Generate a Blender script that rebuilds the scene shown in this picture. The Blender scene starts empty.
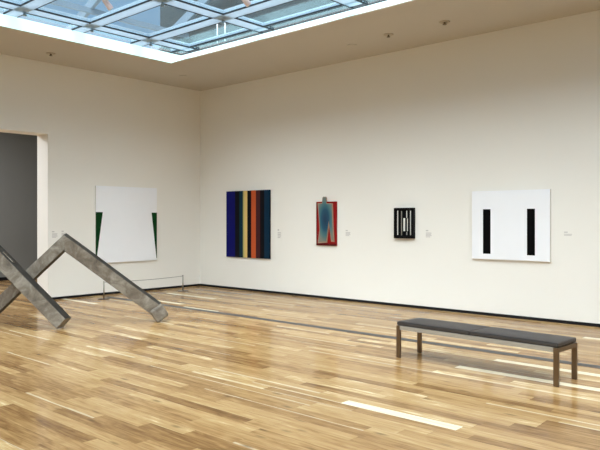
import bpy, bmesh, math, random
from mathutils import Vector, Matrix
random.seed(7)
S = bpy.context.scene
COL = S.collection
PI = math.pi

# ------------------------------------------------------------------ camera
cam_d = bpy.data.cameras.new('camera')
cam = bpy.data.objects.new('camera', cam_d); COL.objects.link(cam)
cam.location = (0, 0, 1.6)
cam.rotation_euler = (PI/2, 0, math.radians(41.87))
cam_d.sensor_fit = 'HORIZONTAL'
cam_d.sensor_width = 36.0
cam_d.lens = 36.0*657/600
cam_d.shift_y = -5/600
cam_d.clip_start = 0.05; cam_d.clip_end = 200
S.camera = cam

# ------------------------------------------------------------------ sky
W = bpy.data.worlds.new('sky'); S.world = W; W.use_nodes = True
nt = W.node_tree; N = nt.nodes; L = nt.links
for n in list(N): N.remove(n)
out = N.new('ShaderNodeOutputWorld'); bg = N.new('ShaderNodeBackground')
tc = N.new('ShaderNodeTexCoord'); mp = N.new('ShaderNodeMapping'); mp.inputs['Scale'].default_value = (2.2, 2.2, 5.0)
noi = N.new('ShaderNodeTexNoise'); noi.inputs['Scale'].default_value = 1.6; noi.inputs['Detail'].default_value = 4
cr = N.new('ShaderNodeValToRGB')
cr.color_ramp.elements[0].position = 0.38; cr.color_ramp.elements[0].color = (0.33, 0.60, 0.95, 1)
cr.color_ramp.elements[1].position = 0.66; cr.color_ramp.elements[1].color = (0.78, 0.95, 1.05, 1)
L.new(tc.outputs['Generated'], mp.inputs['Vector']); L.new(mp.outputs[0], noi.inputs['Vector'])
L.new(noi.outputs['Fac'], cr.inputs['Fac']); L.new(cr.outputs['Color'], bg.inputs['Color'])
bg.inputs['Strength'].default_value = 0.8
L.new(bg.outputs[0], out.inputs[0])

# bright overcast sky light, soft and wide
sun_d = bpy.data.lights.new('overcast_sun', 'SUN')
sun_d.energy = 14.0; sun_d.angle = math.radians(80); sun_d.color = (1.0, 0.905, 0.865)
sun = bpy.data.objects.new('overcast_sun', sun_d); COL.objects.link(sun)
sun.rotation_euler = (math.radians(28), math.radians(18), 0)   # leans so the light comes from behind the viewer
sun.location = (-4, 2, 12)

def area(name, loc, size, energy, rot=(0, 0, 0), color=(1, 1, 1)):
    d = bpy.data.lights.new(name, 'AREA'); d.shape = 'RECTANGLE'; d.size, d.size_y = size
    d.energy = energy; d.color = color
    o = bpy.data.objects.new(name, d); COL.objects.link(o); o.location = loc; o.rotation_euler = rot
    return o
area('far_room_fill', (-15.2, 4.6, 4.2), (1.5, 1.5), 280, color=(0.95, 0.97, 1.0))  # unseen fill light added to brighten the neighbouring gallery

S.view_settings.view_transform = 'Standard'
S.view_settings.look = 'None'
S.view_settings.gamma = 1.0
S.view_settings.use_curve_mapping = False
S.view_settings.exposure = -0.07
S.cycles.max_bounces = 14
S.cycles.diffuse_bounces = 7
S.cycles.transparent_max_bounces = 24
S.cycles.sample_clamp_indirect = 6.0

# ------------------------------------------------------------------ materials
def new_mat(name):
    m = bpy.data.materials.new(name); m.use_nodes = True
    b = m.node_tree.nodes['Principled BSDF']
    return m, m.node_tree.nodes, m.node_tree.links, b
def pmat(name, col, rough=0.6, metal=0.0, var=0.04, scale=6.0, bump=0.0, bscale=60.0, spec=0.5):
    m, n, l, b = new_mat(name)
    b.inputs['Roughness'].default_value = rough; b.inputs['Metallic'].default_value = metal
    b.inputs['Specular IOR Level'].default_value = spec
    t = n.new('ShaderNodeTexCoord'); x = n.new('ShaderNodeTexNoise'); x.inputs['Scale'].default_value = scale
    x.inputs['Detail'].default_value = 5
    l.new(t.outputs['Object'], x.inputs['Vector'])
    mx = n.new('ShaderNodeMix'); mx.data_type = 'RGBA'
    mx.inputs[6].default_value = tuple(c*(1-var) for c in col)+(1,)
    mx.inputs[7].default_value = tuple(min(1, c*(1+var)) for c in col)+(1,)
    l.new(x.outputs['Fac'], mx.inputs[0]); l.new(mx.outputs[2], b.inputs['Base Color'])
    if bump:
        x2 = n.new('ShaderNodeTexNoise'); x2.inputs['Scale'].default_value = bscale
        l.new(t.outputs['Object'], x2.inputs['Vector'])
        bp = n.new('ShaderNodeBump'); bp.inputs['Strength'].default_value = bump; bp.inputs['Distance'].default_value = 0.002
        l.new(x2.outputs['Fac'], bp.inputs['Height']); l.new(bp.outputs[0], b.inputs['Normal'])
    return m
def emat(name, col, s):
    m, n, l, b = new_mat(name)
    b.inputs['Base Color'].default_value = (0.35, 0.45, 0.45, 1)
    b.inputs['Emission Color'].default_value = tuple(col)+(1,); b.inputs['Emission Strength'].default_value = s
    return m
def srgb(r, g, b):
    f = lambda c: (c/255/12.92) if c/255 <= 0.04045 else ((c/255+0.055)/1.055)**2.4
    return (f(r), f(g), f(b))

M = {}
M['wall'] = pmat('wall_paint', srgb(236, 233, 226), 0.85, var=0.012, scale=1.2, bump=0.05, bscale=90, spec=0.2)
M['ceiling'] = pmat('ceiling_paint', srgb(198, 192, 182), 0.9, var=0.01, scale=1.2, spec=0.2)
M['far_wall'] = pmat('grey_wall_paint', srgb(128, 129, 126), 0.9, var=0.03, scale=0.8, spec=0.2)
M['black_gap'] = pmat('black_shadow_gap', (0.012, 0.011, 0.012), 0.6, spec=0.12)
M['strip'] = pmat('grey_floor_grille', srgb(86, 83, 80), 0.6, var=0.1, scale=15, spec=0.12)
M['reveal'] = emat('reveal_added_glow', (0.72, 1.0, 0.99), 1.05)  # skylight reveal, not a lamp; glow added to its surface
M['white_frame'] = pmat('white_painted_metal', srgb(226, 236, 240), 0.35, var=0.02)
def frosted(name, col):
    m, n, l, b = new_mat(name); o = n['Material Output']
    b.inputs['Base Color'].default_value = tuple(col)+(1,); b.inputs['Roughness'].default_value = 0.4
    tl = n.new('ShaderNodeBsdfTranslucent'); tl.inputs['Color'].default_value = tuple(col)+(1,)
    mx = n.new('ShaderNodeMixShader'); mx.inputs[0].default_value = 0.58
    l.new(b.outputs[0], mx.inputs[1]); l.new(tl.outputs[0], mx.inputs[2]); l.new(mx.outputs[0], o.inputs['Surface'])
    return m
M['frosted'] = frosted('frosted_acrylic_frame', srgb(204, 222, 234))
M['gasket'] = pmat('dark_gasket', srgb(26, 38, 46), 0.6)
M['steel_beam'] = pmat('roof_steel', srgb(205, 215, 222), 0.5)
M['rafter'] = pmat('grey_roof_steel', srgb(120, 140, 156), 0.5)
M['parapet'] = pmat('grey_green_parapet', srgb(52, 66, 72), 0.8, var=0.12, scale=0.9)
M['lamp_body'] = pmat('pinkish_white_lamp', srgb(236, 222, 228), 0.4)
M['lamp_glass'] = pmat('lamp_lens', srgb(235, 240, 245), 0.15)
M['dark_metal'] = pmat('dark_metal', srgb(96, 82, 66), 0.5, metal=0.3)
M['sprinkler_ring'] = pmat('beige_metal_ring', srgb(178, 166, 148), 0.5)
M['white_canvas'] = pmat('white_canvas', srgb(240, 241, 245), 0.7, var=0.01, bump=0.05, bscale=200)
M['canvas_side'] = pmat('raw_canvas_edge', srgb(214, 210, 202), 0.8)
M['green_paint'] = pmat('deep_green_paint', srgb(4, 54, 20), 0.55, var=0.06, spec=0.12)
M['black_paint'] = pmat('black_paint', (0.003, 0.003, 0.003), 0.7, spec=0.03)
M['blue_p'] = pmat('ultramarine_paint', srgb(2, 4, 92), 0.55, spec=0.12)
M['navy_p'] = pmat('blue_black_paint', srgb(3, 4, 12), 0.55, spec=0.12)
M['teal_p'] = pmat('dark_teal_paint', srgb(4, 44, 58), 0.55, spec=0.12)
M['pale_p'] = pmat('pale_olive_paint', srgb(172, 168, 104), 0.55, spec=0.12)
M['yellow_p'] = pmat('straw_yellow_paint', srgb(214, 184, 112), 0.55, spec=0.12)
M['orange_p'] = pmat('burnt_orange_paint', srgb(188, 84, 42), 0.55, spec=0.12)
M['brown_p'] = pmat('maroon_brown_paint', srgb(66, 30, 32), 0.55, spec=0.12)
M['deepteal_p'] = pmat('petrol_blue_paint', srgb(4, 40, 62), 0.55, spec=0.12)
M['red_p'] = pmat('red_paint', srgb(140, 22, 22), 0.5, var=0.12, scale=14, spec=0.12)
M['darkred_p'] = pmat('dark_red_paint', srgb(86, 20, 22), 0.5, var=0.15, scale=14, spec=0.12)
M['cream_p'] = pmat('cream_edge_paint', srgb(160, 130, 108), 0.6)
M['frame_black'] = pmat('black_frame', (0.004, 0.004, 0.005), 0.5, spec=0.08)
M['slat_white'] = pmat('white_slat', srgb(240, 238, 230), 0.6)
M['slat_grey'] = pmat('grey_slat', srgb(150, 146, 138), 0.6)
M['card'] = M['wall']
M['print'] = pmat('grey_print', srgb(196, 192, 188), 0.8)
M['steel'] = pmat('brushed_steel', srgb(176, 172, 164), 0.34, metal=1.0, var=0.06, scale=30)
M['rail'] = pmat('satin_steel_rail', srgb(168, 161, 150), 0.4, metal=0.35, var=0.06, scale=30)
M['bronze'] = pmat('bronzed_steel', srgb(122, 104, 84), 0.36, metal=0.9, var=0.08, scale=25)
M['leather'] = pmat('charcoal_leather', srgb(56, 51, 49), 0.5, var=0.08, scale=20, bump=0.25, bscale=220)
M['seam'] = pmat('dark_seam', srgb(28, 28, 30), 0.7)
M['base_metal'] = pmat('barrier_base', srgb(74, 60, 46), 0.45, metal=0.4)
M['cable'] = pmat('barrier_cord', srgb(84, 78, 72), 0.6)

# grey weathered wood / cement beam
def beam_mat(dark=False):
    m, n, l, b = new_mat('darkened_beam_side' if dark else 'weathered_grey_beam')
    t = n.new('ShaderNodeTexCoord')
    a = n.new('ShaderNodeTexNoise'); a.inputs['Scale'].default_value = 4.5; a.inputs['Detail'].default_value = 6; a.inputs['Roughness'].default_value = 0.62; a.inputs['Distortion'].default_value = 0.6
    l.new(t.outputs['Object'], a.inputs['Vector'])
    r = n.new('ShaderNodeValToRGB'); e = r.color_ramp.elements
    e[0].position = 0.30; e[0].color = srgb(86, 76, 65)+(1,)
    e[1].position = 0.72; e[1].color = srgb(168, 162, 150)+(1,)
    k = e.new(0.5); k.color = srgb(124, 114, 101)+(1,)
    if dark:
        for q in e: q.color = tuple(c*.10 for c in q.color[:3])+(1,)  # darker copy of the ramp for upper sides and painted underside shade
    l.new(a.outputs['Fac'], r.inputs['Fac'])
    g = n.new('ShaderNodeTexNoise'); g.inputs['Scale'].default_value = 40; g.inputs['Detail'].default_value = 3
    l.new(t.outputs['Object'], g.inputs['Vector'])
    mx = n.new('ShaderNodeMix'); mx.data_type = 'RGBA'; mx.blend_type = 'MULTIPLY'; mx.inputs[0].default_value = 0.35
    l.new(r.outputs['Color'], mx.inputs[6]); l.new(g.outputs['Fac'], mx.inputs[7]); l.new(mx.outputs[2], b.inputs['Base Color'])
    b.inputs['Roughness'].default_value = 0.62
    bp = n.new('ShaderNodeBump'); bp.inputs['Strength'].default_value = 0.3; bp.inputs['Distance'].default_value = 0.004
    l.new(g.outputs['Fac'], bp.inputs['Height']); l.new(bp.outputs[0], b.inputs['Normal'])
    return m
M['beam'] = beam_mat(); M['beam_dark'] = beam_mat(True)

# glass: thin pane, tinted
def pane_mat():
    m, n, l, b = new_mat('thin_blue_glass'); n.remove(b)
    o = n['Material Output']
    tr = n.new('ShaderNodeBsdfTransparent'); tr.inputs['Color'].default_value = (0.86, 0.94, 0.97, 1)
    gl = n.new('ShaderNodeBsdfGlossy'); gl.inputs['Roughness'].default_value = 0.06; gl.inputs['Color'].default_value = (0.9, 0.95, 1, 1)
    fr = n.new('ShaderNodeLayerWeight'); fr.inputs['Blend'].default_value = 0.5
    pw = n.new('ShaderNodeMath'); pw.operation = 'POWER'; pw.inputs[1].default_value = 5.0; l.new(fr.outputs['Facing'], pw.inputs[0])
    ma = n.new('ShaderNodeMath'); ma.operation = 'MULTIPLY_ADD'; ma.inputs[1].default_value = 0.5; ma.inputs[2].default_value = 0.02; l.new(pw.outputs[0], ma.inputs[0])
    mx = n.new('ShaderNodeMixShader'); l.new(ma.outputs[0], mx.inputs[0]); l.new(tr.outputs[0], mx.inputs[1]); l.new(gl.outputs[0], mx.inputs[2])
    l.new(mx.outputs[0], o.inputs['Surface'])
    return m
M['pane'] = pane_mat()

# oak boards running along X
def floor_mat():
    m, n, l, b = new_mat('oak_boards')
    def math_(op, a=None, bb=None, c=None):
        x = n.new('ShaderNodeMath'); x.operation = op
        for i, v in enumerate((a, bb, c)):
            if v is None: continue
            if isinstance(v, (int, float)): x.inputs[i].default_value = v
            else: l.new(v, x.inputs[i])
        return x.outputs[0]
    def white(dim, v, w=None):
        x = n.new('ShaderNodeTexWhiteNoise'); x.noise_dimensions = dim
        if dim == '1D': l.new(v, x.inputs['W'])
        else: l.new(v, x.inputs['Vector'])
        return x.outputs['Value']
    t = n.new('ShaderNodeTexCoord'); s = n.new('ShaderNodeSeparateXYZ'); l.new(t.outputs['Object'], s.inputs[0])
    X, Y = math_('ADD', s.outputs[0], 0.03), math_('ADD', s.outputs[1], 0.41)
    wd = 0.12
    yr = math_('DIVIDE', Y, wd); row = math_('FLOOR', yr); fy = math_('SUBTRACT', yr, row)
    ln = math_('MULTIPLY_ADD', white('1D', row), 1.1, 0.9)
    off = math_('MULTIPLY', white('1D', math_('ADD', row, 57.3)), 9.0)
    xr = math_('DIVIDE', math_('ADD', X, off), ln); colm = math_('FLOOR', xr); fx = math_('SUBTRACT', xr, colm)
    cb = n.new('ShaderNodeCombineXYZ'); l.new(row, cb.inputs[0]); l.new(colm, cb.inputs[1])
    rnd = white('3D', cb.outputs[0])
    cb2 = n.new('ShaderNodeCombineXYZ'); l.new(colm, cb2.inputs[0]); l.new(row, cb2.inputs[1]); cb2.inputs[2].default_value = 3.7
    rnd2 = white('3D', cb2.outputs[0])
    # grain
    gv = n.new('ShaderNodeCombineXYZ')
    l.new(math_('MULTIPLY', X, 1.6), gv.inputs[0]); l.new(math_('MULTIPLY', Y, 22.0), gv.inputs[1]); l.new(math_('MULTIPLY', rnd, 40.0), gv.inputs[2])
    g = n.new('ShaderNodeTexNoise'); g.inputs['Scale'].default_value = 1.0; g.inputs['Detail'].default_value = 5; g.inputs['Distortion'].default_value = 0.7
    l.new(gv.outputs[0], g.inputs['Vector'])
    fv = n.new('ShaderNodeCombineXYZ')
    l.new(math_('MULTIPLY', X, 5.0), fv.inputs[0]); l.new(math_('MULTIPLY', Y, 75.0), fv.inputs[1]); l.new(math_('MULTIPLY', rnd, 90.0), fv.inputs[2])
    g2 = n.new('ShaderNodeTexNoise'); g2.inputs['Scale'].default_value = 1.0; g2.inputs['Detail'].default_value = 4; g2.inputs['Distortion'].default_value = 0.4
    l.new(fv.outputs[0], g2.inputs['Vector'])
    mv = n.new('ShaderNodeCombineXYZ')
    l.new(math_('MULTIPLY', X, 3.0), mv.inputs[0]); l.new(math_('MULTIPLY', Y, 9.0), mv.inputs[1]); l.new(math_('MULTIPLY', rnd, 60.0), mv.inputs[2])
    g3 = n.new('ShaderNodeTexNoise'); g3.inputs['Scale'].default_value = 1.0; g3.inputs['Detail'].default_value = 3; g3.inputs['Distortion'].default_value = 1.2
    l.new(mv.outputs[0], g3.inputs['Vector'])
    fine = math_('ADD', math_('MULTIPLY', math_('SUBTRACT', g2.outputs['Fac'], 0.5), 0.55), math_('MULTIPLY', math_('SUBTRACT', g3.outputs['Fac'], 0.5), 0.55))
    blend = math_('MULTIPLY_ADD', math_('SUBTRACT', g.outputs['Fac'], 0.5), 0.85, math_('ADD', fine, math_('MULTIPLY_ADD', rnd, 0.66, 0.19)))
    r = n.new('ShaderNodeValToRGB'); e = r.color_ramp.elements; l.new(blend, r.inputs['Fac'])
    e[0].position = 0.0; e[0].color = srgb(110, 78, 46)+(1,)
    e[1].position = 1.0; e[1].color = srgb(222, 200, 160)+(1,)
    for p, c in ((0.25, (140, 105, 65)), (0.5, (165, 130, 86)), (0.78, (182, 149, 102)), (0.94, (198, 170, 124))):
        k = e.new(p); k.color = srgb(*c)+(1,)
    # knots
    kv = n.new('ShaderNodeCombineXYZ'); l.new(math_('MULTIPLY', X, 2.2), kv.inputs[0]); l.new(math_('MULTIPLY', Y, 7.0), kv.inputs[1]); l.new(math_('MULTIPLY', rnd2, 20.0), kv.inputs[2])
    kn = n.new('ShaderNodeTexVoronoi'); kn.inputs['Scale'].default_value = 0.9; l.new(kv.outputs[0], kn.inputs['Vector'])
    kr = n.new('ShaderNodeMapRange'); l.new(kn.outputs['Distance'], kr.inputs['Value'])
    kr.inputs['From Min'].default_value = 0.04; kr.inputs['From Max'].default_value = 0.17; kr.inputs['To Min'].default_value = 0.5; kr.inputs['To Max'].default_value = 1.0
    # sapwood: a few very pale boards
    # sapwood: thin pale slivers along an edge of some boards, a whole pale board now and then
    sliver = math_('MULTIPLY', math_('GREATER_THAN', rnd2, 0.84), math_('LESS_THAN', math_('ADD', fy, math_('MULTIPLY', math_('SUBTRACT', g.outputs['Fac'], 0.5), 0.5)), math_('MULTIPLY_ADD', rnd, 0.30, 0.04)))
    pale = math_('MAXIMUM', math_('MULTIPLY', sliver, 0.42), math_('GREATER_THAN', rnd2, 0.982))
    mp_ = n.new('ShaderNodeMix'); mp_.data_type = 'RGBA'
    l.new(math_('MULTIPLY', pale, math_('MULTIPLY_ADD', g.outputs['Fac'], 0.9, 0.30)), mp_.inputs[0]); l.new(r.outputs['Color'], mp_.inputs[6]); mp_.inputs[7].default_value = srgb(250, 240, 208)+(1,)
    # joints
    jy = math_('LESS_THAN', fy, 0.022)
    jx = math_('LESS_THAN', math_('MULTIPLY', fx, ln), 0.0025)
    j = math_('MAXIMUM', jy, jx)
    dark = math_('MULTIPLY', math_('SUBTRACT', 1.0, math_('MULTIPLY', j, 0.35)), kr.outputs[0])
    mx = n.new('ShaderNodeMix'); mx.data_type = 'RGBA'; mx.blend_type = 'MULTIPLY'; mx.inputs[0].default_value = 1.0
    cc = n.new('ShaderNodeCombineColor')
    for i in range(3): l.new(dark, cc.inputs[i])
    l.new(mp_.outputs[2], mx.inputs[6]); l.new(cc.outputs[0], mx.inputs[7]); l.new(mx.outputs[2], b.inputs['Base Color'])
    b.inputs['Specular IOR Level'].default_value = 0.0
    ro = n.new('ShaderNodeMapRange'); l.new(g.outputs['Fac'], ro.inputs['Value']); ro.inputs['To Min'].default_value = 0.11; ro.inputs['To Max'].default_value = 0.19
    b.inputs['Roughness'].default_value = 0.9
    gs = n.new('ShaderNodeBsdfGlossy'); l.new(ro.outputs[0], gs.inputs['Roughness'])       # satin varnish
    lw = n.new('ShaderNodeLayerWeight'); lw.inputs['Blend'].default_value = 0.5
    fz = math_('MULTIPLY_ADD', math_('POWER', lw.outputs['Facing'], 5.0), 0.58, 0.06)
    ms = n.new('ShaderNodeMixShader'); l.new(fz, ms.inputs[0]); l.new(b.outputs[0], ms.inputs[1]); l.new(gs.outputs[0], ms.inputs[2])
    l.new(ms.outputs[0], n['Material Output'].inputs['Surface'])
    bp = n.new('ShaderNodeBump'); bp.inputs['Strength'].default_value = 0.06; bp.inputs['Distance'].default_value = 0.002
    l.new(math_('MULTIPLY_ADD', rnd2, 0.5, g.outputs['Fac']), bp.inputs['Height']); l.new(bp.outputs[0], b.inputs['Normal']); l.new(bp.outputs[0], gs.inputs['Normal'])
    return m
M['floor'] = floor_mat()

# blue-to-teal-to-cream airbrushed paint of the small relief (paint colours, fixed to the object)
def figure_mat():
    m, n, l, b = new_mat('airbrushed_blue_paint')
    t = n.new('ShaderNodeTexCoord'); mp = n.new('ShaderNodeMapping')
    mp.inputs['Location'].default_value = (0.02, 0, -0.02); mp.inputs['Scale'].default_value = (4.3, 1, 2.15)
    mp.vector_type = 'POINT'
    l.new(t.outputs['Object'], mp.inputs['Vector'])
    ln = n.new('ShaderNodeVectorMath'); ln.operation = 'LENGTH'
    mu = n.new('ShaderNodeVectorMath'); mu.operation = 'MULTIPLY'; mu.inputs[1].default_value = (1, 0, 1)
    l.new(mp.outputs[0], mu.inputs[0]); l.new(mu.outputs[0], ln.inputs[0])
    r = n.new('ShaderNodeValToRGB'); e = r.color_ramp.elements; l.new(ln.outputs['Value'], r.inputs['Fac'])
    e[0].position = 0.1; e[0].color = srgb(4, 48, 78)+(1,)
    e[1].position = 1.0; e[1].color = srgb(120, 120, 108)+(1,)
    for p, c in ((0.45, (14, 72, 96)), (0.72, (68, 110, 114))):
        k = e.new(p); k.color = srgb(*c)+(1,)
    l.new(r.outputs['Color'], b.inputs['Base Color']); b.inputs['Roughness'].default_value = 0.55
    return m
M['figure'] = figure_mat()

# ------------------------------------------------------------------ mesh helpers
def box(bm, a, b, mi=0):
    (x0, y0, z0), (x1, y1, z1) = a, b
    vs = [bm.verts.new(p) for p in ((x0,y0,z0),(x1,y0,z0),(x1,y1,z0),(x0,y1,z0),(x0,y0,z1),(x1,y0,z1),(x1,y1,z1),(x0,y1,z1))]
    for f in ((0,3,2,1),(4,5,6,7),(0,1,5,4),(1,2,6,5),(2,3,7,6),(3,0,4,7)):
        fc = bm.faces.new([vs[i] for i in f]); fc.material_index = mi
    return vs
def cyl(bm, p0, p1, r, seg=20, r2=None):
    p0, p1 = Vector(p0), Vector(p1); r2 = r if r2 is None else r2
    ax = (p1-p0).normalized(); up = Vector((0,0,1)) if abs(ax.z) < 0.9 else Vector((1,0,0))
    u = ax.cross(up).normalized(); v = ax.cross(u)
    A = [bm.verts.new(p0+(u*math.cos(2*PI*i/seg)+v*math.sin(2*PI*i/seg))*r) for i in range(seg)]
    B = [bm.verts.new(p1+(u*math.cos(2*PI*i/seg)+v*math.sin(2*PI*i/seg))*r2) for i in range(seg)]
    for i in range(seg):
        f = bm.faces.new((A[i], A[(i+1)%seg], B[(i+1)%seg], B[i])); f.smooth = True
    bm.faces.new(A[::-1]); bm.faces.new(B)
def prism(bm, pts, y0, y1, mi=0):
    """polygon in XZ extruded along Y"""
    A = [bm.verts.new((x, y0, z)) for x, z in pts]; B = [bm.verts.new((x, y1, z)) for x, z in pts]
    n = len(pts); fs = [bm.faces.new(A), bm.faces.new(B[::-1])]
    for i in range(n): fs.append(bm.faces.new((A[i], B[i], B[(i+1)%n], A[(i+1)%n])))
    for f in fs: f.material_index = mi
def obj(name, bm, mats, parent=None, bevel=0, loc=None, segs=2):
    bmesh.ops.recalc_face_normals(bm, faces=bm.faces)
    me = bpy.data.meshes.new(name); bm.to_mesh(me); bm.free()
    for m in (mats if isinstance(mats, (list, tuple)) else [mats]): me.materials.append(m)
    o = bpy.data.objects.new(name, me); COL.objects.link(o)
    if loc is not None: o.location = loc
    if parent: o.parent = parent
    if bevel:
        md = o.modifiers.new('bevel', 'BEVEL'); md.width = bevel; md.segments = segs; md.limit_method = 'ANGLE'; md.angle_limit = math.radians(40)
    return o
def tag(o, label, cat, group=None):
    o['label'] = label; o['category'] = cat
    if group: o['group'] = group
    return o
def thing(name, label, cat, loc=(0,0,0), rz=0, group=None):
    o = bpy.data.objects.new(name, None); COL.objects.link(o); o.location = loc; o.rotation_euler = (0,0,rz)
    o.empty_display_size = 0.2
    return tag(o, label, cat, group)
def struct(name, bm, m, bevel=0):
    o = obj(name, bm, m, bevel=bevel); o['kind'] = 'structure'; return o
def bmn(): return bmesh.new()

# ------------------------------------------------------------------ room
XL, YF, ZC = -12.50, 10.30, 4.74          # left wall, right-hand wall, ceiling
XR, YN = 5.0, -5.0
OX0, OX1, OY0, OY1 = -10.69, 2.6, -3.1, 8.08   # skylight opening
bm = bmn(); box(bm, (-17.8, YN-.3, -0.2), (XR+.3, YF+.3, 0)); struct('floor', bm, M['floor'])
bm = bmn(); box(bm, (XL-.44, YF, 0), (XR, YF+.3, 4.95)); struct('wall_right', bm, M['wall'])
D0, D1, DH = 3.2, 6.405, 3.32
bm = bmn()
box(bm, (XL-.44, D1, 0), (XL, YF, 4.95)); box(bm, (XL-.44, YN, 0), (XL, D0, 4.95)); box(bm, (XL-.44, D0, DH), (XL, D1, 4.95))
struct('wall_left', bm, M['wall'])
bm = bmn(); box(bm, (XL-.44, YN-.3, 0), (XR+.3, YN, 4.95)); struct('wall_near', bm, M['wall'])
bm = bmn(); box(bm, (XR, YN, 0), (XR+.3, YF+.3, 4.95)); struct('wall_side', bm, M['wall'])
# ceiling ring
bm = bmn()
box(bm, (XL, YN, ZC), (OX0-.02, YF, ZC+.2)); box(bm, (OX1+.02, YN, ZC), (XR, YF, ZC+.2))
box(bm, (OX0-.02, YN, ZC), (OX1+.02, OY0-.02, ZC+.2))
box(bm, (OX0-.02, OY1+.26, ZC), (OX1+.02, YF, ZC+.2)); box(bm, (OX0-.02, OY1, ZC), (OX1+.02, OY1+.27, ZC+.012))
struct('ceiling', bm, M['ceiling'])
# neighbouring gallery behind the opening
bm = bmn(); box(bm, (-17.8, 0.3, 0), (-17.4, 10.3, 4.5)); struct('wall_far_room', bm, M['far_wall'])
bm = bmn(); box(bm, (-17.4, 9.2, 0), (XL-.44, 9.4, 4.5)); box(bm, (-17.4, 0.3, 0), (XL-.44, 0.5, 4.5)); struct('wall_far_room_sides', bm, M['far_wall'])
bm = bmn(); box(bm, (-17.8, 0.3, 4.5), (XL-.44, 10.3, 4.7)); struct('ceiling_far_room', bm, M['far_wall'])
bm = bmn(); box(bm, (-17.4, 0.5, 0), (-17.385, 9.2, 0.09)); struct('baseboard_far_room', bm, M['black_gap'])
# black strips painted in for the shade of recessed wall-foot gaps
bm = bmn(); box(bm, (XL, YF-.006, 0), (XR, YF, .048)); struct('gap_strip_right', bm, M['black_gap'])
bm = bmn(); box(bm, (XL, D1+.0, 0), (XL+.006, YF-.006, .048)); struct('gap_strip_left', bm, M['black_gap'])
# grey floor grille line
bm = bmn(); box(bm, (-12.1, 7.425, 0), (XR-.4, 7.56, 0.003))
struct('trim_1', bm, M['strip'])
# drywall bead beside the doorway
bm = bmn(); box(bm, (XL, D1, 0.048), (XL+.002, D1+.012, DH)); struct('trim_2', bm, M['wall'])

# ------------------------------------------------------------------ skylight
ZL = 4.93
sk = thing('skylight', 'large rectangular glazed skylight with pale frames set in the ceiling', 'skylight', (-4, 2.5, ZL))
def sko(name, bm, m, parent=None, **k):
    bmesh.ops.translate(bm, verts=bm.verts, vec=(4, -2.5, -ZL))
    o = obj(name, bm, m, parent or sk, **k)
    return o
bm = bmn(); pts = [(OY0, ZC+.001), (OY1, ZC+.001), (OY1+.24, ZL+.005), (OY0, ZL+.005)]
A = [bm.verts.new((OX0-.018, y, z)) for y, z in pts]; B = [bm.verts.new((OX0, y, z)) for y, z in pts]
bm.faces.new(A); bm.faces.new(B[::-1])
for i in range(4): bm.faces.new((A[i], B[i], B[(i+1)%4], A[(i+1)%4]))
sko('glowing_reveal', bm, M['reveal'])['label'] = 'white glow-added cove along the left edge of the skylight'
bm = bmn()
pts = [(OY1, ZC+.001), (OY1+.24, ZL+.005), (OY1+.258, ZL+.005), (OY1+.018, ZC+.001)]
A = [bm.verts.new((OX0-.0, y, z)) for y, z in pts]; B = [bm.verts.new((OX1, y, z)) for y, z in pts]
# mitred corner back to the left cove
bm.faces.new(A); bm.faces.new(B[::-1])
for i in range(4): bm.faces.new((A[i], B[i], B[(i+1)%4], A[(i+1)%4]))
sko('glowing_reveal', bm, M['reveal'])['label'] = 'white glow-added cove along the right edge of the skylight'
bm = bmn(); box(bm, (OX1, OY0, ZC+.001), (OX1+.018, OY1, ZL)); sko('glowing_reveal', bm, M['reveal'])
bm = bmn(); box(bm, (OX0, OY0-.018, ZC+.001), (OX1, OY0, ZL)); sko('glowing_reveal', bm, M['reveal'])

mx = [(-10.36+2.033*k, -10.10+2.033*k) for k in range(7)]
my = [(8.05, 8.064)] + [(7.13-1.2*k, 7.36-1.2*k-(0.02 if k else 0)) for k in range(9)]
for a, b in mx:
    if a > OX1: continue
    bm = bmn(); box(bm, (a, OY0, ZL+.012), (b, OY1+.12, ZL+.09)); sko('mullion', bm, M['frosted'])
for a, b in my:
    bm = bmn(); box(bm, (OX0, a, ZL+.006), (OX1, b, ZL+.09)); sko('mullion', bm, M['frosted'])
cx = [(OX0, mx[0][0])] + [(mx[k][1], mx[k+1][0]) for k in range(6)]
cx = [(a, min(b, OX1)) for a, b in cx if a < OX1]
cy = [(8.064, 8.315)] + [(my[k+1][1], my[k][0]) for k in range(9)] + [(OY0, my[9][0])]
def ring(bm, a, b, z0, z1, w):
    (x0, y0), (x1, y1) = a, b
    box(bm, (x0, y0, z0), (x1, y0+w, z1))
    if y1 < 8.25: box(bm, (x0, y1-w, z0), (x1, y1, z1))      # no gasket along the cove
    if x0 > OX0+.01: box(bm, (x0, y0+w, z0), (x0+w, y1-w, z1))
    box(bm, (x1-w, y0+w, z0), (x1, y1-w, z1))
for (x0, x1) in cx:
    for (y0, y1) in cy:
        if y1-y0 < .05: continue
        bm = bmn(); box(bm, (x0+.001, y0+.001, ZL+.030), (x1-.001, y1-.001, ZL+.036)); p = sko('glass_pane', bm, M['pane'])
        bm = bmn(); ring(bm, (x0+.001, y0+.001), (x1-.001, y1-.001), ZL+.002, ZL+.029, 0.013)
        g = sko('gasket', bm, M['gasket'], p)
# crossing clamps
for (xa, xb) in mx[:3]:
    for (ya, yb) in my[1:4]:
        c = ((xa+xb)/2, (ya+yb)/2)
        bm = bmn(); cyl(bm, (xa+.02, yb-.03, ZL+.012), (xa+.02, yb-.03, ZL-.035), 0.022, 12); cyl(bm, (xa+.02, yb-.03, ZL-.034), (xa+.02, yb-.03, ZL-.05), 0.034, 12)
        sko('clamp', bm, M['frosted'])
# two thin rods that carry the frame near its far edge
for x, y in ((-9.53, 8.27), (-9.31, 8.27)):
    bm = bmn(); cyl(bm, (x, y, ZL+.04), (x, y, ZL+.46), 0.012, 10); sko('hanger_rod', bm, M['lamp_glass'])

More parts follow.
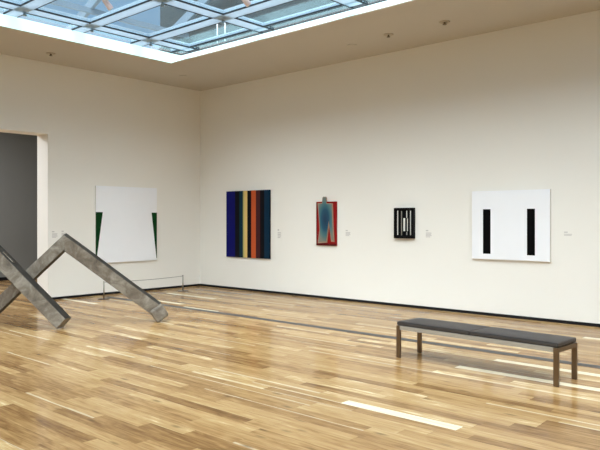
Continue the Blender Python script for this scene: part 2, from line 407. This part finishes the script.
# outer roof over the skylight: parapet on the far side, sloping rafters on the left
rf = thing('rooflight_roof', 'sloping pale steel rafters seen through the skylight glass', 'roof frame', (-4, 2.5, 5.0))
def rfo(name, bm, m, **k):
    bmesh.ops.translate(bm, verts=bm.verts, vec=(4, -2.5, -5.0)); return obj(name, bm, m, rf, **k)
bm = bmn(); box(bm, (-12.2, 8.9, 4.95), (3.2, 9.1, 7.0)); rfo('parapet', bm, M['parapet'])
bm = bmn(); box(bm, (-12.4, -3.6, 4.95), (-12.2, 9.1, 5.12)); rfo('curb', bm, M['steel_beam'])
def bar(bm, p0, p1, w, h):
    p0, p1 = Vector(p0), Vector(p1); ax = (p1-p0).normalized(); s = ax.cross(Vector((0,0,1))).normalized(); u = s.cross(ax)
    c = []
    for p in (p0, p1):
        for i, j in ((-1,-1),(1,-1),(1,1),(-1,1)): c.append(bm.verts.new(p+s*i*w/2+u*j*h/2))
    for f in ((0,1,2,3),(7,6,5,4),(0,4,5,1),(1,5,6,2),(2,6,7,3),(3,7,4,0)): bm.faces.new([c[i] for i in f])
for k in range(6):
    y = 8.6-2.0*k
    bm = bmn(); bar(bm, (-12.25, y, 5.22), (-5.6, y, 8.0), .07, .18); rfo('rafter', bm, M['rafter'])
for k in range(3):
    x = -11.2+1.9*k; z = 5.22+(x+12.25)*0.418
    bm = bmn(); bar(bm, (x, -3, z-.12), (x, 8.9, z-.12), .06, .10); rfo('purlin', bm, M['rafter'])
bm = bmn(); bar(bm, (-5.6, -3, 8.0), (-5.6, 9, 8.0), .2, .25); rfo('ridge_beam', bm, M['steel_beam'])
bm = bmn(); bar(bm, (-8, 9.0, 5.9), (-5.6, 8.9, 7.95), .12, .16); rfo('end_strut', bm, M['steel_beam'])

# spotlights hanging below the mullions
def spotlight(mount, tip, label):
    t = thing('spotlight', label, 'spotlight', mount, group='spotlights under the skylight')
    v = Vector(tip)-Vector(mount); s = v*0.22
    bm = bmn(); cyl(bm, (0,0,0.005), (0,0,-.01), .035, 16); cyl(bm, (0,0,-.01), s, .012, 12); obj('bracket', bm, M['white_frame'], t)
    bm = bmn(); cyl(bm, s, v, .034, 24, .043); obj('lamp_housing', bm, M['lamp_body'], t, bevel=0.006)
    bm = bmn(); cyl(bm, v, v+v.normalized()*.006, .034, 24); obj('lens', bm, M['lamp_glass'], t)
    return t
spotlight((-8.42, 5.02, 4.93), (-8.345, 5.231, 4.64), 'slim pinkish white cylinder spotlight hanging over the middle of a skylight pane')
spotlight((-6.75, 6.03, 4.93), (-6.65, 6.352, 4.60), 'pinkish white spotlight at the top of the photo, the one nearer the right wall')

# ceiling sprinklers
def sprinkler(x, y, label, flat=False):
    t = thing('sprinkler', label, 'sprinkler', (x, y, ZC), group='ceiling sprinklers')
    bm = bmn(); cyl(bm, (0,0,0), (0,0,-.012), .085, 28, .078); obj('escutcheon', bm, M['sprinkler_ring'] if not flat else M['ceiling'], t)
    if not flat:
        bm = bmn(); cyl(bm, (0,0,-.010), (0,0,-.04), .016, 12); cyl(bm, (0,0,-.04), (0,0,-.045), .032, 14)
        obj('nozzle', bm, M['dark_metal'], t)
sprinkler(-11.767, 6.09, 'small dark sprinkler in the ceiling strip above the left wall')
sprinkler(-6.307, 9.28, 'sprinkler in its pale ring in the right ceiling strip, the one nearer the corner')
sprinkler(-5.242, 9.28, 'sprinkler in the right ceiling strip, the one farther from the corner')
o_flat = sprinkler(-7.173, 9.40, 'flat ceiling coloured cover plate left of the sprinklers', True)
sprinkler(-11.462, 8.965, 'flat ceiling coloured cover plate in the corner between skylight and walls', True)

# ------------------------------------------------------------------ paintings, right-hand wall (fronts face -Y)
# striped canvas
xs = [-11.503, -11.205, -11.057, -10.938, -10.897, -10.795, -10.667, -10.520, -10.384, -10.254, -10.092]
cols = ['blue_p', 'navy_p', 'teal_p', 'pale_p', 'yellow_p', 'navy_p', 'orange_p', 'brown_p', 'navy_p', 'deepteal_p']
bm = bmn(); mats = []
z0, z1, yf = .747, 2.264, YF-.04
for i, c in enumerate(cols):
    if M[c] not in mats: mats.append(M[c])
    a, b = xs[i], xs[i+1]
    f = bm.faces.new([bm.verts.new(p) for p in ((a,yf,z0),(b,yf,z0),(b,yf,z1),(a,yf,z1))]); f.material_index = mats.index(M[c])
mats.append(M['black_paint']); mi = len(mats)-1
box(bm, (xs[0], yf+.0006, z0), (xs[-1], YF-.002, z1), mi)
bmesh.ops.translate(bm, verts=bm.verts, vec=(10.8, -YF, -z0))
t = obj('painting', bm, mats, loc=(-10.8, YF, z0)); tag(t, 'large canvas of vertical blue, black, teal, yellow and orange stripes', 'painting', 'pictures on the gallery walls')

# red relief with blue figure
t = thing('relief_painting', 'small red panel with a blue airbrushed shape poking above its top edge', 'painting', (-8.49, YF, 1.08), group='pictures on the gallery walls')
def loc_(bm, o): bmesh.ops.translate(bm, verts=bm.verts, vec=[-c for c in o])
o0 = (-8.49, YF, 1.08)
bm = bmn(); box(bm, (-8.752, YF-.03, 1.082), (-8.228, YF-.002, 1.972)); box(bm, (-8.752, YF-.038, 1.082), (-8.228, YF-.03, 1.125), 1)
box(bm, (-8.752, YF-.038, 1.125), (-8.732, YF-.03, 1.972), 1); box(bm, (-8.732, YF-.038, 1.952), (-8.228, YF-.03, 1.972), 0)
loc_(bm, o0); obj('red_panel', bm, [M['red_p'], M['darkred_p']], t, bevel=.003)
fig = [(-8.704,1.123),(-8.463,1.142),(-8.411,1.519),(-8.352,1.163),(-8.273,1.160),(-8.300,1.55),(-8.314,1.934),(-8.474,1.942),(-8.474,2.05),(-8.488,2.072),(-8.558,2.074),(-8.579,2.058),(-8.593,1.947),(-8.711,1.945),(-8.680,1.668),(-8.662,1.396)]
bm = bmn(); prism(bm, fig, YF-.044, YF-.030); loc_(bm, o0); e_ = obj('cream_edge', bm, M['cream_p'], t)
fig2 = [(-8.676,1.152),(-8.482,1.165),(-8.413,1.60),(-8.345,1.20),(-8.292,1.19),(-8.318,1.55),(-8.335,1.915),(-8.482,1.928),(-8.482,2.045),(-8.490,2.064),(-8.556,2.066),(-8.571,2.05),(-8.585,1.93),(-8.688,1.925),(-8.662,1.668),(-8.640,1.396)]
bm = bmn(); prism(bm, fig2, YF-.05, YF-.044); loc_(bm, (-8.50, YF, 1.60)); obj('blue_figure', bm, M['figure'], t, loc=(-.01, 0, .52))

# black slatted relief
bx0, bx1, bz0, bz1 = -6.836, -6.415, 1.262, 1.823
o0 = (-6.625, YF, bz0)
t = thing('slatted_relief', 'small black framed box picture with thin white vertical slats', 'painting', o0, group='pictures on the gallery walls')
bm = bmn(); box(bm, (bx0, YF-.03, bz0), (bx1, YF-.002, bz1)); loc_(bm, o0); obj('backing', bm, M['frame_black'], t)
bm = bmn(); w = .032
for a, b in (((bx0, bz0), (bx0+w, bz1)), ((bx1-w, bz0), (bx1, bz1)), ((bx0+w, bz0), (bx1-w, bz0+w)), ((bx0+w, bz1-w), (bx1-w, bz1))):
    box(bm, (a[0], YF-.07, a[1]), (b[0], YF-.03, b[1]))
loc_(bm, o0); obj('frame', bm, M['frame_black'], t, bevel=.003)
for x, a, b, w, mm in ((-6.768,1.325,1.772,.014,'slat_white'), (-6.683,1.318,1.765,.016,'slat_grey'), (-6.624,1.396,1.634,.046,'slat_white'),
                       (-6.572,1.640,1.770,.013,'slat_white'), (-6.556,1.396,1.628,.013,'slat_white'), (-6.572,1.325,1.380,.024,'slat_grey'), (-6.490,1.322,1.770,.015,'slat_white')):
    bm = bmn(); w *= .58; box(bm, (x-w/2, YF-.05, a), (x+w/2, YF-.03, b)); loc_(bm, o0); s_ = obj('slat', bm, M[mm], t)
    if mm == 'slat_grey': s_['label'] = 'grey slat'

# white canvas with two black bars
wx0, wx1, wz0, wz1 = -5.268, -3.942, .947, 2.084; yf = YF-.05
bm = bmn(); box(bm, (wx0, yf, wz0), (wx1, YF-.002, wz1), 0)
for a, b in ((-5.067, -4.933), (-4.311, -4.181)):
    box(bm, (a, yf-.001, 1.036), (b, yf+.01, 1.780), 1)
bm.faces.ensure_lookup_table(); bm.normal_update()
for f in list(bm.faces)[:6]:
    if abs(f.calc_center_median().y-yf) > .004: f.material_index = 2
loc_(bm, (-4.6, YF, wz0)); t = obj('painting', bm, [M['white_canvas'], M['black_paint'], M['canvas_side']], loc=(-4.6, YF, wz0), bevel=0)
tag(t, 'wide white canvas with two upright black bars on the right wall', 'painting', 'pictures on the gallery walls')

# ------------------------------------------------------------------ painting, left wall (front faces +X)
gy0, gy1, gz0, gz1 = 7.450, 9.000, .684, 2.326; xf = XL+.04
bm = bmn(); box(bm, (XL+.002, gy0, gz0), (xf, gy1, gz1), 0)
for f in list(bm.faces):
    if abs(f.calc_center_median().x-xf) > .004: f.material_index = 2
for pts in ([(7.450,1.768),(7.612,1.768),(7.470,.80),(7.450,.79)], [(8.855,1.768),(9.000,1.768),(9.000,.73),(8.987,.735)]):
    A = [bm.verts.new((xf+.001, y, z)) for y, z in pts]; B = [bm.verts.new((xf-.01, y, z)) for y, z in pts]
    fs = [bm.faces.new(A), bm.faces.new(B[::-1])]+[bm.faces.new((A[i], B[i], B[(i+1)%4], A[(i+1)%4])) for i in range(4)]
    for f in fs: f.material_index = 1
loc_(bm, (XL, 8.17, gz0)); t = obj('painting', bm, [M['white_canvas'], M['green_paint'], M['canvas_side']], loc=(XL, 8.17, gz0))
tag(t, 'tall white canvas with dark green wedges at both side edges on the left wall', 'painting', 'pictures on the gallery walls')

# ------------------------------------------------------------------ wall labels
def wall_label(x, z, w, h, label, side='right', lines=4):
    """x is X on the right wall, Y on the left wall; (x, z) is the centre"""
    rot = 0 if side == 'right' else PI/2
    loc = (x, YF, z) if side == 'right' else (XL, x, z)
    t = thing('wall_label', label, 'wall label', loc, rot, group='wall labels beside the pictures')
    bm = bmn(); box(bm, (-w/2, -.003, -h/2), (w/2, -.0004, h/2)); obj('card', bm, M['card'], t)
    bm = bmn(); box(bm, (-w*.42, -.0036, h*.30), (-w*.05, -.0028, h*.42))
    for i in range(lines):
        zz = h*.12-i*h*.13
        ww = [.40, .34, .42, .22][i%4]
        box(bm, (-w*.42, -.0036, zz-h*.035), (w*ww, -.0028, zz+h*.04))
    obj('caption_text', bm, M['print'], t)
wall_label(-9.83, 1.29, .12, .26, 'tiny pale label on the wall right of the striped canvas')
wall_label(-7.955, 1.335, .14, .16, 'tiny pale label on the wall between the red panel and the black slatted picture')
wall_label(-6.135, 1.345, .14, .18, 'tiny pale label on the wall right of the black slatted picture')
wall_label(-3.68, 1.365, .15, .13, 'tiny pale label at the right end of the wall beyond the canvas with black bars', lines=2)
wall_label(6.55, 1.30, .14, .18, 'tiny pale label between the doorway edge and the beam peak', 'left')
wall_label(6.75, 1.31, .13, .17, 'tiny pale label on the left wall just above the beam peak', 'left')

# ------------------------------------------------------------------ rope barrier
rb = thing('rope_barrier', 'low rope barrier of two short steel posts in front of the left wall', 'rope barrier', (-11.84, 7.26, 0))
def stanchion(y):
    bm = bmn(); cyl(bm, (0,y,.008), (0,y,.345), .013, 14); p = obj('post', bm, M['steel'], rb)
    bm = bmn(); cyl(bm, (0,y,0), (0,y,.008), .125, 32, .12); obj('base', bm, M['base_metal'], p)
    bm = bmn(); cyl(bm, (0,y,.345), (0,y,.362), .018, 14, .014); obj('cap', bm, M['steel'], p)
stanchion(0); stanchion(2.0)
bm = bmn(); n_ = 24
cp = [(0, .013+1.974*i/n_, .338-.08*(i/n_)*(1-i/n_)) for i in range(n_+1)]
rg = [[bm.verts.new((x+.0045*math.cos(k*PI/4), y, z+.0045*math.sin(k*PI/4))) for k in range(8)] for x, y, z in cp]
for i in range(n_):
    for k in range(8): bm.faces.new((rg[i][k], rg[i][(k+1)%8], rg[i+1][(k+1)%8], rg[i+1][k]))
bm.faces.new(rg[0]); bm.faces.new(rg[-1][::-1])
obj('cord', bm, M['cable'], rb)

# ------------------------------------------------------------------ bench
bt = thing('bench', 'long low museum bench with charcoal leather cushion and steel frame', 'bench', (-3.302, 6.613, 0), math.radians(-3.6))
LX, LY = .963, .222
HR = .372
for sx in (-1, 1):
    for sy in (-1, 1):
        bm = bmn()
        xa, xb = sorted((sx*LX, sx*(LX-.052))); ya, yb = sorted((sy*LY, sy*(LY-.03)))
        box(bm, (xa, ya, 0.004), (xb, yb, HR)); lg = obj('leg', bm, M['bronze'], bt, bevel=.003)
        bm = bmn(); box(bm, (xa+.004, ya+.004, 0), (xb-.004, yb-.004, .005)); obj('glide', bm, M['seam'], lg)
for sy in (-1, 1):
    ya, yb = sorted((sy*LY, sy*(LY-.03)))
    bm = bmn(); box(bm, (-LX+.052, ya, HR-.045), (LX-.052, yb, HR)); obj('side_rail', bm, M['rail'], bt, bevel=.002)
for sx in (-1, 1):
    xa, xb = sorted((sx*LX, sx*(LX-.052)))
    bm = bmn(); box(bm, (xa, -LY+.03, HR-.045), (xb, LY-.03, HR)); obj('end_rail', bm, M['bronze'], bt, bevel=.002)
bm = bmn(); box(bm, (-LX+.05, -LY+.03, HR-.03), (LX-.05, LY-.03, HR-.005)); obj('support_board', bm, M['seam'], bt)
def cushion(x0, x1):
    bm = bmn(); nx, ny = 24, 12
    y0, y1 = -LY+.004, LY-.004; zb, zt = HR+.002, HR+.056
    grid = []
    for i in range(nx+1):
        row = []
        for j in range(ny+1):
            u, v = i/nx, j/ny
            cr_ = .010*(1-(2*u-1)**6)*(1-(2*v-1)**4)
            row.append(bm.verts.new((x0+(x1-x0)*u, y0+(y1-y0)*v, zt-.008+cr_)))
        grid.append(row)
    for i in range(nx):
        for j in range(ny): bm.faces.new((grid[i][j], grid[i+1][j], grid[i+1][j+1], grid[i][j+1]))
    edge = [grid[i][0] for i in range(nx+1)]+[grid[nx][j] for j in range(1, ny+1)]+[grid[i][ny] for i in range(nx-1, -1, -1)]+[grid[0][j] for j in range(ny-1, 0, -1)]
    low = [bm.verts.new((v.co.x, v.co.y, zb)) for v in edge]
    n = len(edge)
    for i in range(n): bm.faces.new((edge[i], edge[(i+1)%n], low[(i+1)%n], low[i]))
    bm.faces.new(low)
    c = obj('cushion', bm, M['leather'], bt, bevel=.014, segs=4)
    for f in c.data.polygons: f.use_smooth = True
    bm = bmn()
    for xx in (x0+.004, x1-.004): box(bm, (xx-.002, y0-.0015, zb+.006), (xx+.002, y0+.002, zt-.012))
    box(bm, (x0+.01, y0-.0015, zt-.0135), (x1-.01, y0+.002, zt-.0105)); box(bm, (x0+.01, y1-.002, zt-.0135), (x1-.01, y1+.0015, zt-.0105))
    obj('piping', bm, M['seam'], c)
cushion(-LX+.008, -.002); cushion(.002, LX-.008)

# ------------------------------------------------------------------ beam sculpture
FWD = Vector((-.66744, .74466, 0)); RGT = Vector((.74466, .66744, 0)); UP = Vector((0, 0, 1))
sc_o = Vector((-9.6, 5.2, 0))
sc_t = thing('beam_sculpture', 'large sculpture of square grey weathered beams leaning on the floor', 'sculpture', sc_o)
def beam(name, p0, p1, hint, w=.2, h=None, cuts=(), label=None, dark=0):
    h = h or w
    p0, p1 = Vector(p0), Vector(p1); ax = (p1-p0).normalized(); hint = Vector(hint)
    nrm = (hint-ax*hint.dot(ax)).normalized(); s = ax.cross(nrm).normalized()
    bm = bmn(); ns = 14; rings = []
    for k in range(ns+1):
        p = p0.lerp(p1, k/ns)
        jit = [random.uniform(-.0025, .0025) for _ in range(2)]
        rings.append([bm.verts.new(p+s*(i*w/2+jit[0])+nrm*(j*h/2+jit[1])) for i, j in ((-1,-1),(1,-1),(1,1),(-1,1))])
    for k in range(ns):
        for i in range(4):
            f = bm.faces.new((rings[k][i], rings[k][(i+1)%4], rings[k+1][(i+1)%4], rings[k+1][i]))
            c_ = f.calc_center_median()-p0.lerp(p1, (k+.5)/ns)
            if (dark & 1 and c_.z > .4*h/2) or (dark & 2 and c_.z < -.4*h/2): f.material_index = 1      # upper sides darker, shade of the undersides painted in
    bm.faces.new(rings[0][::-1]); bm.faces.new(rings[-1])
    for co_, no_ in cuts:
        r = bmesh.ops.bisect_plane(bm, geom=bm.verts[:]+bm.edges[:]+bm.faces[:], plane_co=co_, plane_no=no_, clear_outer=True)
        ed = [e for e in r['geom_cut'] if isinstance(e, bmesh.types.BMEdge)]
        bmesh.ops.contextual_create(bm, geom=ed)
    bmesh.ops.translate(bm, verts=bm.verts, vec=-sc_o)
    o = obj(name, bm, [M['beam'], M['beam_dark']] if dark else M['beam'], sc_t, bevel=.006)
    if label: o['label'] = label
    return o
apex = Vector((-9.332, 5.064, 1.261)); footA = Vector((-8.61, 6.222, .190)); footB = Vector((-10.359, 4.279, .07))
dA = (footA-apex).normalized(); dB = (footB-apex).normalized()
miter = (dB-dA).normalized()       # plane that halves the angle at the peak
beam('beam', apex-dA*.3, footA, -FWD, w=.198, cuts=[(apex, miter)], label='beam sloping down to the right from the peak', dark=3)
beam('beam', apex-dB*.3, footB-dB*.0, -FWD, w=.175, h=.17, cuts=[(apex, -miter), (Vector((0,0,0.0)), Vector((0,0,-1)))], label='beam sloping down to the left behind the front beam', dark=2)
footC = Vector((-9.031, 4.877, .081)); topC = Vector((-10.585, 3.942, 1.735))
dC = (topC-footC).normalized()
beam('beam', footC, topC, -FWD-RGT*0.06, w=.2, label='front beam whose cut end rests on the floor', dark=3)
# its short back-stop peg, on the upper face of the front beam
pb = footC+dC*1.17
nC = UP-dC*UP.dot(dC); nC.normalize()
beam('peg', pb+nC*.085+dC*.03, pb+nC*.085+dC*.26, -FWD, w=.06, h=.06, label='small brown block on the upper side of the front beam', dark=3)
# hidden fourth leg carrying the top of the front beam
beam('beam', topC-dC*.06, Vector((-11.15, 3.05, .058)), -FWD, w=.2)
# foot block at the right end
bm = bmn(); box(bm, (-.113, -.12, -.113), (.113, .13, .113))
R_ = Matrix.Rotation(math.radians(-33), 4, 'Y')
blk = obj('foot_block', bm, M['beam'], sc_t, bevel=.042, segs=3)
Rz = Matrix.Rotation(math.radians(62), 4, 'Z')
blk.matrix_local = Matrix.Translation(Vector((-8.572, 6.226, .1405))-sc_o) @ Rz @ R_
